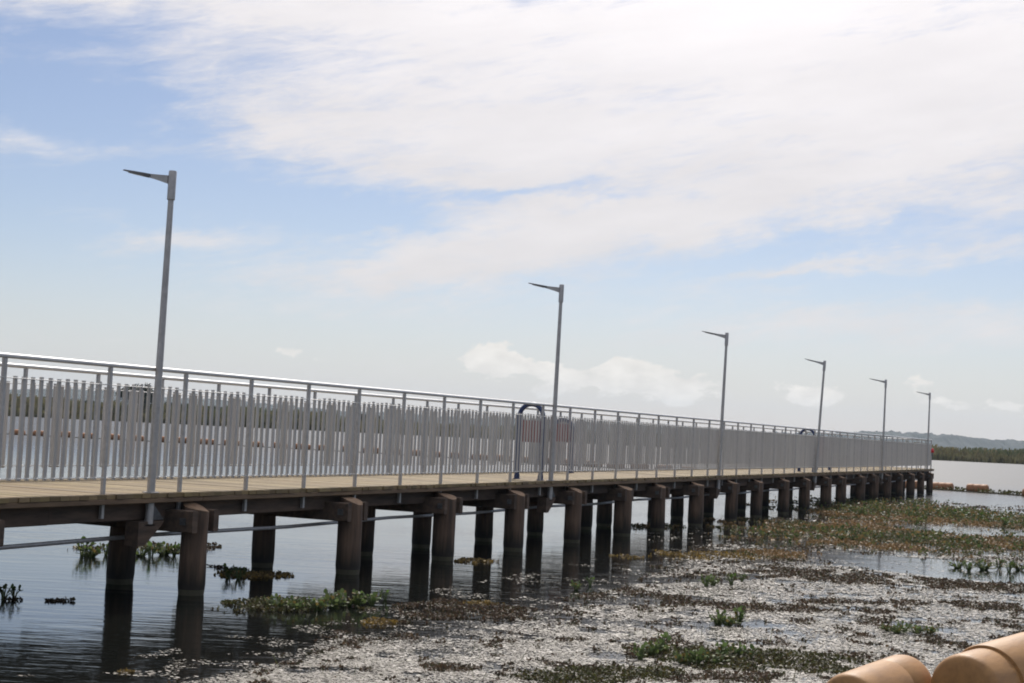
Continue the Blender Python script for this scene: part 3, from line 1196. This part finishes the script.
clump([(958, 568, 2, 1.1), (969, 571, 0, .9), (984, 570, 2, 1.3), (999, 569, 1, 1.0), (1009, 572, 3, 1.2), (1019, 570, 2, 1.1)],
      'tall hyacinth standing in the blue strip of open water at right', 'hyacinths in the open strip')
clump([(888, 632, 2, .6), (897, 634, 2, .7), (904, 633, 0, .8), (917, 634, 2, .7), (930, 634, 2, .7)],
      'low hyacinth tuft among pale leaves, in line above the shore floats', 'low tufts above the shore floats')
clump([(576, 590, 0, .7), (590, 586, 3, .7)], 'little green tuft near the pier shadow at centre', 'tufts near the pier shadow')
clump([(862, 516, 1, 1.5), (915, 516, 1, 1.6), (956, 518, 3, 1.7), (965, 520, 1, 1.5), (983, 521, 3, 1.6), (1005, 527, 1, 1.5)],
      'dark taller hyacinth sticking up from the far green bed', 'tall hyacinths in the far bed')
for x, y, k, sc, label, group in PLANTS:
    o = PROT_P[k] if not used[k] else copy_tree(PROT_P[k])
    used[k] = True
    g = ground(x, y)
    o.location = (g.x, g.y, .012)
    o.rotation_euler = (0, 0, random.uniform(0, 6.28))
    o.scale = (sc,) * 3
    tag(o, label, 'water plant', group)

# thin grassy stalks poking up through the floating leaves: far too many to count
n = 9000
Y = 11.0 * (34 / 11.0) ** RNG.random(n)
X = RNG.uniform(-.30, .42, n) * Y
px, py = to_px(X, Y, np.zeros(n))
cl = fbm(X * 1.3 + 91, Y * 1.1 + 5, 4)
keep = (py > field_edge(px) + 6) & (cl > .53) & (RNG.random(n) < .5) & (ell(px, py, 950, 570, 140, 9, .10) > 1)
X, Y = X[keep], Y[keep]
n = len(X)
hh = RNG.gamma(3, .016, n) + .015
ang = RNG.uniform(0, 2 * pi, n)
lx, ly = RNG.normal(0, .35, n) * hh, RNG.normal(0, .35, n) * hh
wv_ = RNG.uniform(.0015, .0035, n)
cx_, cy_ = np.cos(ang) * wv_, np.sin(ang) * wv_
z0 = np.full(n, .0)
v = np.stack([np.stack([X - cx_, Y - cy_, z0], 1), np.stack([X + cx_, Y + cy_, z0], 1),
              np.stack([X + lx + cx_ * .5, Y + ly + cy_ * .5, hh], 1), np.stack([X + lx - cx_ * .5, Y + ly - cy_ * .5, hh], 1)], 1).reshape(-1, 3)
tn = np.array([[.10, .12, .04], [.14, .10, .05], [.07, .09, .03]])[RNG.choice(3, n)] * RNG.uniform(.7, 1.3, (n, 1))
tag(mesh_np('water_grass', v, np.arange(4 * n).reshape(n, 4), np.repeat(tn, 4, 0), M['weed']),
    'thin grassy stalks poking up through the floating leaves', 'water grass', kind='stuff')

# strip of weed caught along the boom at right
n = 900
tpar = RNG.random(n)
sel = []
for t in tpar:
    p, tg = along(cum[ref] - 2 + t * 9)
    a, b = p.x + random.gauss(0, .2), p.y + random.gauss(.5, .2)
    if min((a - fx) ** 2 + (b - fy) ** 2 for fx, fy in FLOATS) > .7 ** 2:
        sel.append((a, b))
sel = np.array(sel)
n = len(sel)
X, Y = sel[:, 0], sel[:, 1]
zz = RNG.random(n) ** 1.5 * .20
vv, ff, tt = leaf_cloud(np.stack([X, Y, zz], 1), RNG.normal(0, 1, (n, 3)), RNG.uniform(.04, .09, n),
                        np.array([.085, .085, .03]) * RNG.uniform(.6, 1.5, (n, 1)), 5, .7)
tag(mesh_np('boom_weed', vv, ff, tt, M['weed']), 'green weed caught between the orange floats past the pier end', 'water weed', kind='stuff')

# ================================================================= AIR
def haze():
    mb = MB()
    mb.box(-3600, 3600, -70, 5300, -1.2, 130)
    m = bpy.data.materials.new('haze_air')
    m.use_nodes = True
    t = m.node_tree
    for nd in list(t.nodes):
        if nd.type != 'OUTPUT_MATERIAL':
            t.nodes.remove(nd)
    v = t.nodes.new('ShaderNodeVolumePrincipled')
    v.inputs['Color'].default_value = (.66, .82, 1, 1)
    v.inputs['Density'].default_value = .00010
    v.inputs['Anisotropy'].default_value = .2
    out = [nd for nd in t.nodes if nd.type == 'OUTPUT_MATERIAL'][0]
    t.links.new(v.outputs[0], out.inputs['Volume'])
    tag(mb.build('haze', m), kind='stuff')


haze()

# ================================================================= SKY AND SUN
SUN_EL, SUN_AZ = math.radians(44), math.radians(8)      # azimuth clockwise from the view direction
SDIR = Vector((math.sin(SUN_AZ) * math.cos(SUN_EL), math.cos(SUN_AZ) * math.cos(SUN_EL), math.sin(SUN_EL)))
sun = bpy.data.lights.new('sun', 'SUN')
sun.energy = 3.6
sun.angle = math.radians(.6)
sun.color = (1.0, .94, .86)
so = bpy.data.objects.new('sun', sun)
COL.objects.link(so)
so.rotation_euler = SDIR.to_track_quat('Z', 'Y').to_euler()
so.location = (0, 0, 60)

W = bpy.data.worlds.new('World')
SC.world = W
W.use_nodes = True
T = W.node_tree
bg = T.nodes['Background']
BGS = .10
bg.inputs['Strength'].default_value = BGS
sky = T.nodes.new('ShaderNodeTexSky')
sky.sky_type = 'NISHITA'
sky.sun_disc = False
sky.sun_elevation = SUN_EL
sky.sun_rotation = SUN_AZ
sky.air_density = 1.0
sky.dust_density = .4
sky.ozone_density = 2.0


def mth(op, a, b=None, c=None):
    nd = T.nodes.new('ShaderNodeMath')
    nd.operation = op
    for i, q in enumerate((a, b, c)):
        if q is None:
            continue
        if isinstance(q, (int, float)):
            nd.inputs[i].default_value = q
        else:
            T.links.new(q, nd.inputs[i])
    return nd.outputs[0]


def smooth(v, a, b, lo=0., hi=1.):
    nd = T.nodes.new('ShaderNodeMapRange')
    nd.interpolation_type = 'SMOOTHSTEP'
    nd.inputs['From Min'].default_value = a
    nd.inputs['From Max'].default_value = b
    nd.inputs['To Min'].default_value = lo
    nd.inputs['To Max'].default_value = hi
    T.links.new(v, nd.inputs['Value'])
    return nd.outputs[0]


tc = T.nodes.new('ShaderNodeTexCoord')
sep = T.nodes.new('ShaderNodeSeparateXYZ')
T.links.new(tc.outputs['Generated'], sep.inputs[0])
dxn, dyn, dzn = sep.outputs
az = mth('MULTIPLY', mth('ARCTAN2', dxn, dyn), 180 / pi)
el = mth('MULTIPLY', mth('ARCSINE', dzn), 180 / pi)


def skynoise(su, sv, rot, detail, rough, ox, dist=0.):
    """Noise over (azimuth, elevation) in degrees, stretched along streaks that climb by rot."""
    c, s = math.cos(rot), math.sin(rot)
    u = mth('ADD', mth('MULTIPLY', az, c), mth('MULTIPLY', el, s))
    v = mth('SUBTRACT', mth('MULTIPLY', el, c), mth('MULTIPLY', az, s))
    cmb = T.nodes.new('ShaderNodeCombineXYZ')
    T.links.new(mth('MULTIPLY', u, su), cmb.inputs[0])
    T.links.new(mth('MULTIPLY', v, sv), cmb.inputs[1])
    cmb.inputs[2].default_value = ox
    nz = T.nodes.new('ShaderNodeTexNoise')
    nz.inputs['Scale'].default_value = 1
    nz.inputs['Detail'].default_value = detail
    nz.inputs['Roughness'].default_value = rough
    nz.inputs['Distortion'].default_value = dist
    T.links.new(cmb.outputs[0], nz.inputs['Vector'])
    return nz.outputs['Fac']


wu = mth('MULTIPLY', mth('SUBTRACT', skynoise(.30, .55, .15, 5, .6, 3.3), .5), 7.0)
wv = mth('MULTIPLY', mth('SUBTRACT', skynoise(.30, .60, .15, 5, .6, 8.1), .5), 3.0)
AZ = mth('ADD', az, wu)
EL = mth('ADD', el, wv)
K = 180 / pi / FPX


def blob(x, y, rx, ry, sl, amp):
    """A soft patch of cloud (or of clear sky, amp < 0), placed by azimuth and elevation."""
    a0 = (x - 512 + (y - 341.5) * ROLL) * K
    e0 = (430.2 - (y - (x - 512) * ROLL)) * K
    a = mth('SUBTRACT', AZ, a0)
    e = mth('SUBTRACT', EL, e0)
    e = mth('ADD', e, mth('MULTIPLY', a, sl - ROLL))       # sl > 0: the patch falls to the right in the picture
    a = mth('MULTIPLY', a, 1 / (rx * K))
    e = mth('MULTIPLY', e, 1 / (ry * K))
    q = mth('ADD', mth('MULTIPLY', a, a), mth('MULTIPLY', e, e))
    return mth('MULTIPLY', mth('EXPONENT', mth('MULTIPLY', q, -1.0)), amp)


BL = [(760, 110, 420, 100, -.05, .95), (420, 130, 210, 65, .18, .60), (560, 20, 420, 60, .0, .8), (120, 5, 260, 32, .05, .55),
      (540, 238, 220, 34, -.10, .62), (800, 195, 240, 30, -.16, .45), (400, 270, 130, 17, -.03, .55), (980, 120, 200, 90, 0, .45),
      (800, 270, 90, 13, -.20, .80), (960, 262, 120, 11, -.06, .48), (950, 330, 170, 26, .02, .58), (165, 246, 60, 12, .0, .55), (70, 155, 130, 14, .06, .40),
      (40, 72, 80, 12, .15, .22), (340, 305, 80, 16, 0, .22), (1000, 215, 60, 16, -.2, .35), (700, 320, 200, 26, 0, .22),
      (375, 218, 85, 16, .03, -.75), (545, 196, 110, 10, -.02, -.62), (265, 128, 95, 28, .38, .42), (330, 41, 60, 10, .02, -.22), (885, 46, 60, 10, -.05, -.22), (720, 285, 120, 20, -.2, -.2),
      (90, 110, 130, 40, .1, -.25), (200, 190, 110, 40, .2, -.25), (860, 235, 120, 12, -.12, -.22)]
tot = None
for b in BL:
    o = blob(*b)
    tot = o if tot is None else mth('ADD', tot, o)
# overhead and behind the camera: broken high cloud
gen = smooth(el, 16, 26, 0., .62)
tot = mth('ADD', tot, gen)
n1 = mth('SUBTRACT', skynoise(.10, .45, .13, 9, .62, 1.7, .4), .5)
n2 = mth('SUBTRACT', skynoise(.35, 1.5, .17, 8, .66, 5.2, .6), .5)
tot = mth('ADD', tot, mth('ADD', mth('ADD', mth('MULTIPLY', n1, 1.15), mth('MULTIPLY', n2, 1.05)), mth('MULTIPLY', mth('SUBTRACT', skynoise(.7, 3.6, .20, 7, .62, 9.6, .8), .5), .55)))
cov = smooth(tot, -.02, 1.10)
# cumulus puffs low over the hills
cn = skynoise(.42, .75, 0, 9, .60, 12.4)
cb = None
for b in ((510, 366, 60, 14, .1, .50), (600, 378, 80, 24, .15, .62), (760, 392, 110, 18, .05, .45), (960, 405, 110, 16, .05, .42), (300, 358, 120, 10, .05, .25), (90, 352, 120, 9, .05, .25)):
    o = blob(*b)
    cb = o if cb is None else mth('ADD', cb, o)
cum_m = smooth(mth('ADD', cb, mth('MULTIPLY', mth('SUBTRACT', cn, .5), 1.5)), .30, .46, 0., .88)
lowhaze = smooth(el, .0, 7.0, .55, 0.)

glowd = T.nodes.new('ShaderNodeVectorMath')
glowd.operation = 'DOT_PRODUCT'
T.links.new(tc.outputs['Generated'], glowd.inputs[0])
glowd.inputs[1].default_value = SDIR
glow = smooth(glowd.outputs['Value'], .80, 1.0, 0., 1.0)
shade = skynoise(.16, .6, .12, 6, .55, 21.0)
cbright = mth('ADD', mth('ADD', smooth(el, 4, 16, .78, .86), mth('MULTIPLY', mth('SUBTRACT', shade, .5), .22)), mth('ADD', mth('MULTIPLY', glow, .42), mth('MULTIPLY', mth('POWER', glow, 5.0), 4.5)))


def mix(fac, a, b):
    nd = T.nodes.new('ShaderNodeMix')
    nd.data_type = 'RGBA'
    for i, q in ((0, fac), (6, a), (7, b)):
        if isinstance(q, (int, float)):
            nd.inputs[i].default_value = q
        elif isinstance(q, tuple):
            nd.inputs[i].default_value = q
        else:
            T.links.new(q, nd.inputs[i])
    return nd.outputs[2]


def scaled(col, val):
    nd = T.nodes.new('ShaderNodeVectorMath')
    nd.operation = 'SCALE'
    nd.inputs[0].default_value = col
    if isinstance(val, (int, float)):
        nd.inputs['Scale'].default_value = val
    else:
        T.links.new(val, nd.inputs['Scale'])
    return nd.outputs[0]


c_cloud = scaled((1.055, 1.0, .985), mth('MULTIPLY', cbright, 1 / BGS))
c_haze = scaled((.615, .635, .68), 1 / BGS)
c_cum = scaled((.96, .91, .84), mth('MULTIPLY', mth('ADD', mth('MULTIPLY', mth('SUBTRACT', skynoise(.9, 1.6, 0, 7, .6, 30.1), .5), .5), .97), 1 / BGS))
tintn = T.nodes.new('ShaderNodeVectorMath')
tintn.operation = 'MULTIPLY'
T.links.new(sky.outputs[0], tintn.inputs[0])
tintn.inputs[1].default_value = (.865, .805, .855)
col = mix(lowhaze, tintn.outputs[0], c_haze)
col = mix(mth('MULTIPLY', cov, .90), col, c_cloud)
col = mix(cum_m, col, c_cum)
T.links.new(col, bg.inputs['Color'])

# ================================================================= CAMERA
cam = bpy.data.cameras.new('camera')
co = bpy.data.objects.new('camera', cam)
COL.objects.link(co)
cam.sensor_fit = 'HORIZONTAL'
cam.sensor_width = 36
cam.lens = FPX * 36 / 1024
cam.clip_start = .1
cam.clip_end = 12000
cp, spn = math.cos(PITCH), math.sin(PITCH)
cr, sr = math.cos(ROLL), math.sin(ROLL)
R0, F0, U0 = Vector((1, 0, 0)), Vector((0, cp, spn)), Vector((0, -spn, cp))
Rr = R0 * cr + U0 * sr
Ur = -R0 * sr + U0 * cr
mw = Matrix((Rr, Ur, -F0)).transposed().to_4x4()
mw.translation = (0, 0, EYE)
co.matrix_world = mw
SC.camera = co

SC.view_settings.view_transform = 'Standard'
SC.view_settings.look = 'None'
SC.view_settings.exposure = 0
SC.view_settings.gamma = 1
SC.view_settings.use_curve_mapping = False
SC.render.engine = 'CYCLES'
SC.cycles.use_denoising = True
SC.cycles.pixel_filter_type = 'BLACKMAN_HARRIS'
SC.cycles.filter_width = 1.9
SC.cycles.max_bounces = 6
SC.cycles.volume_bounces = 0
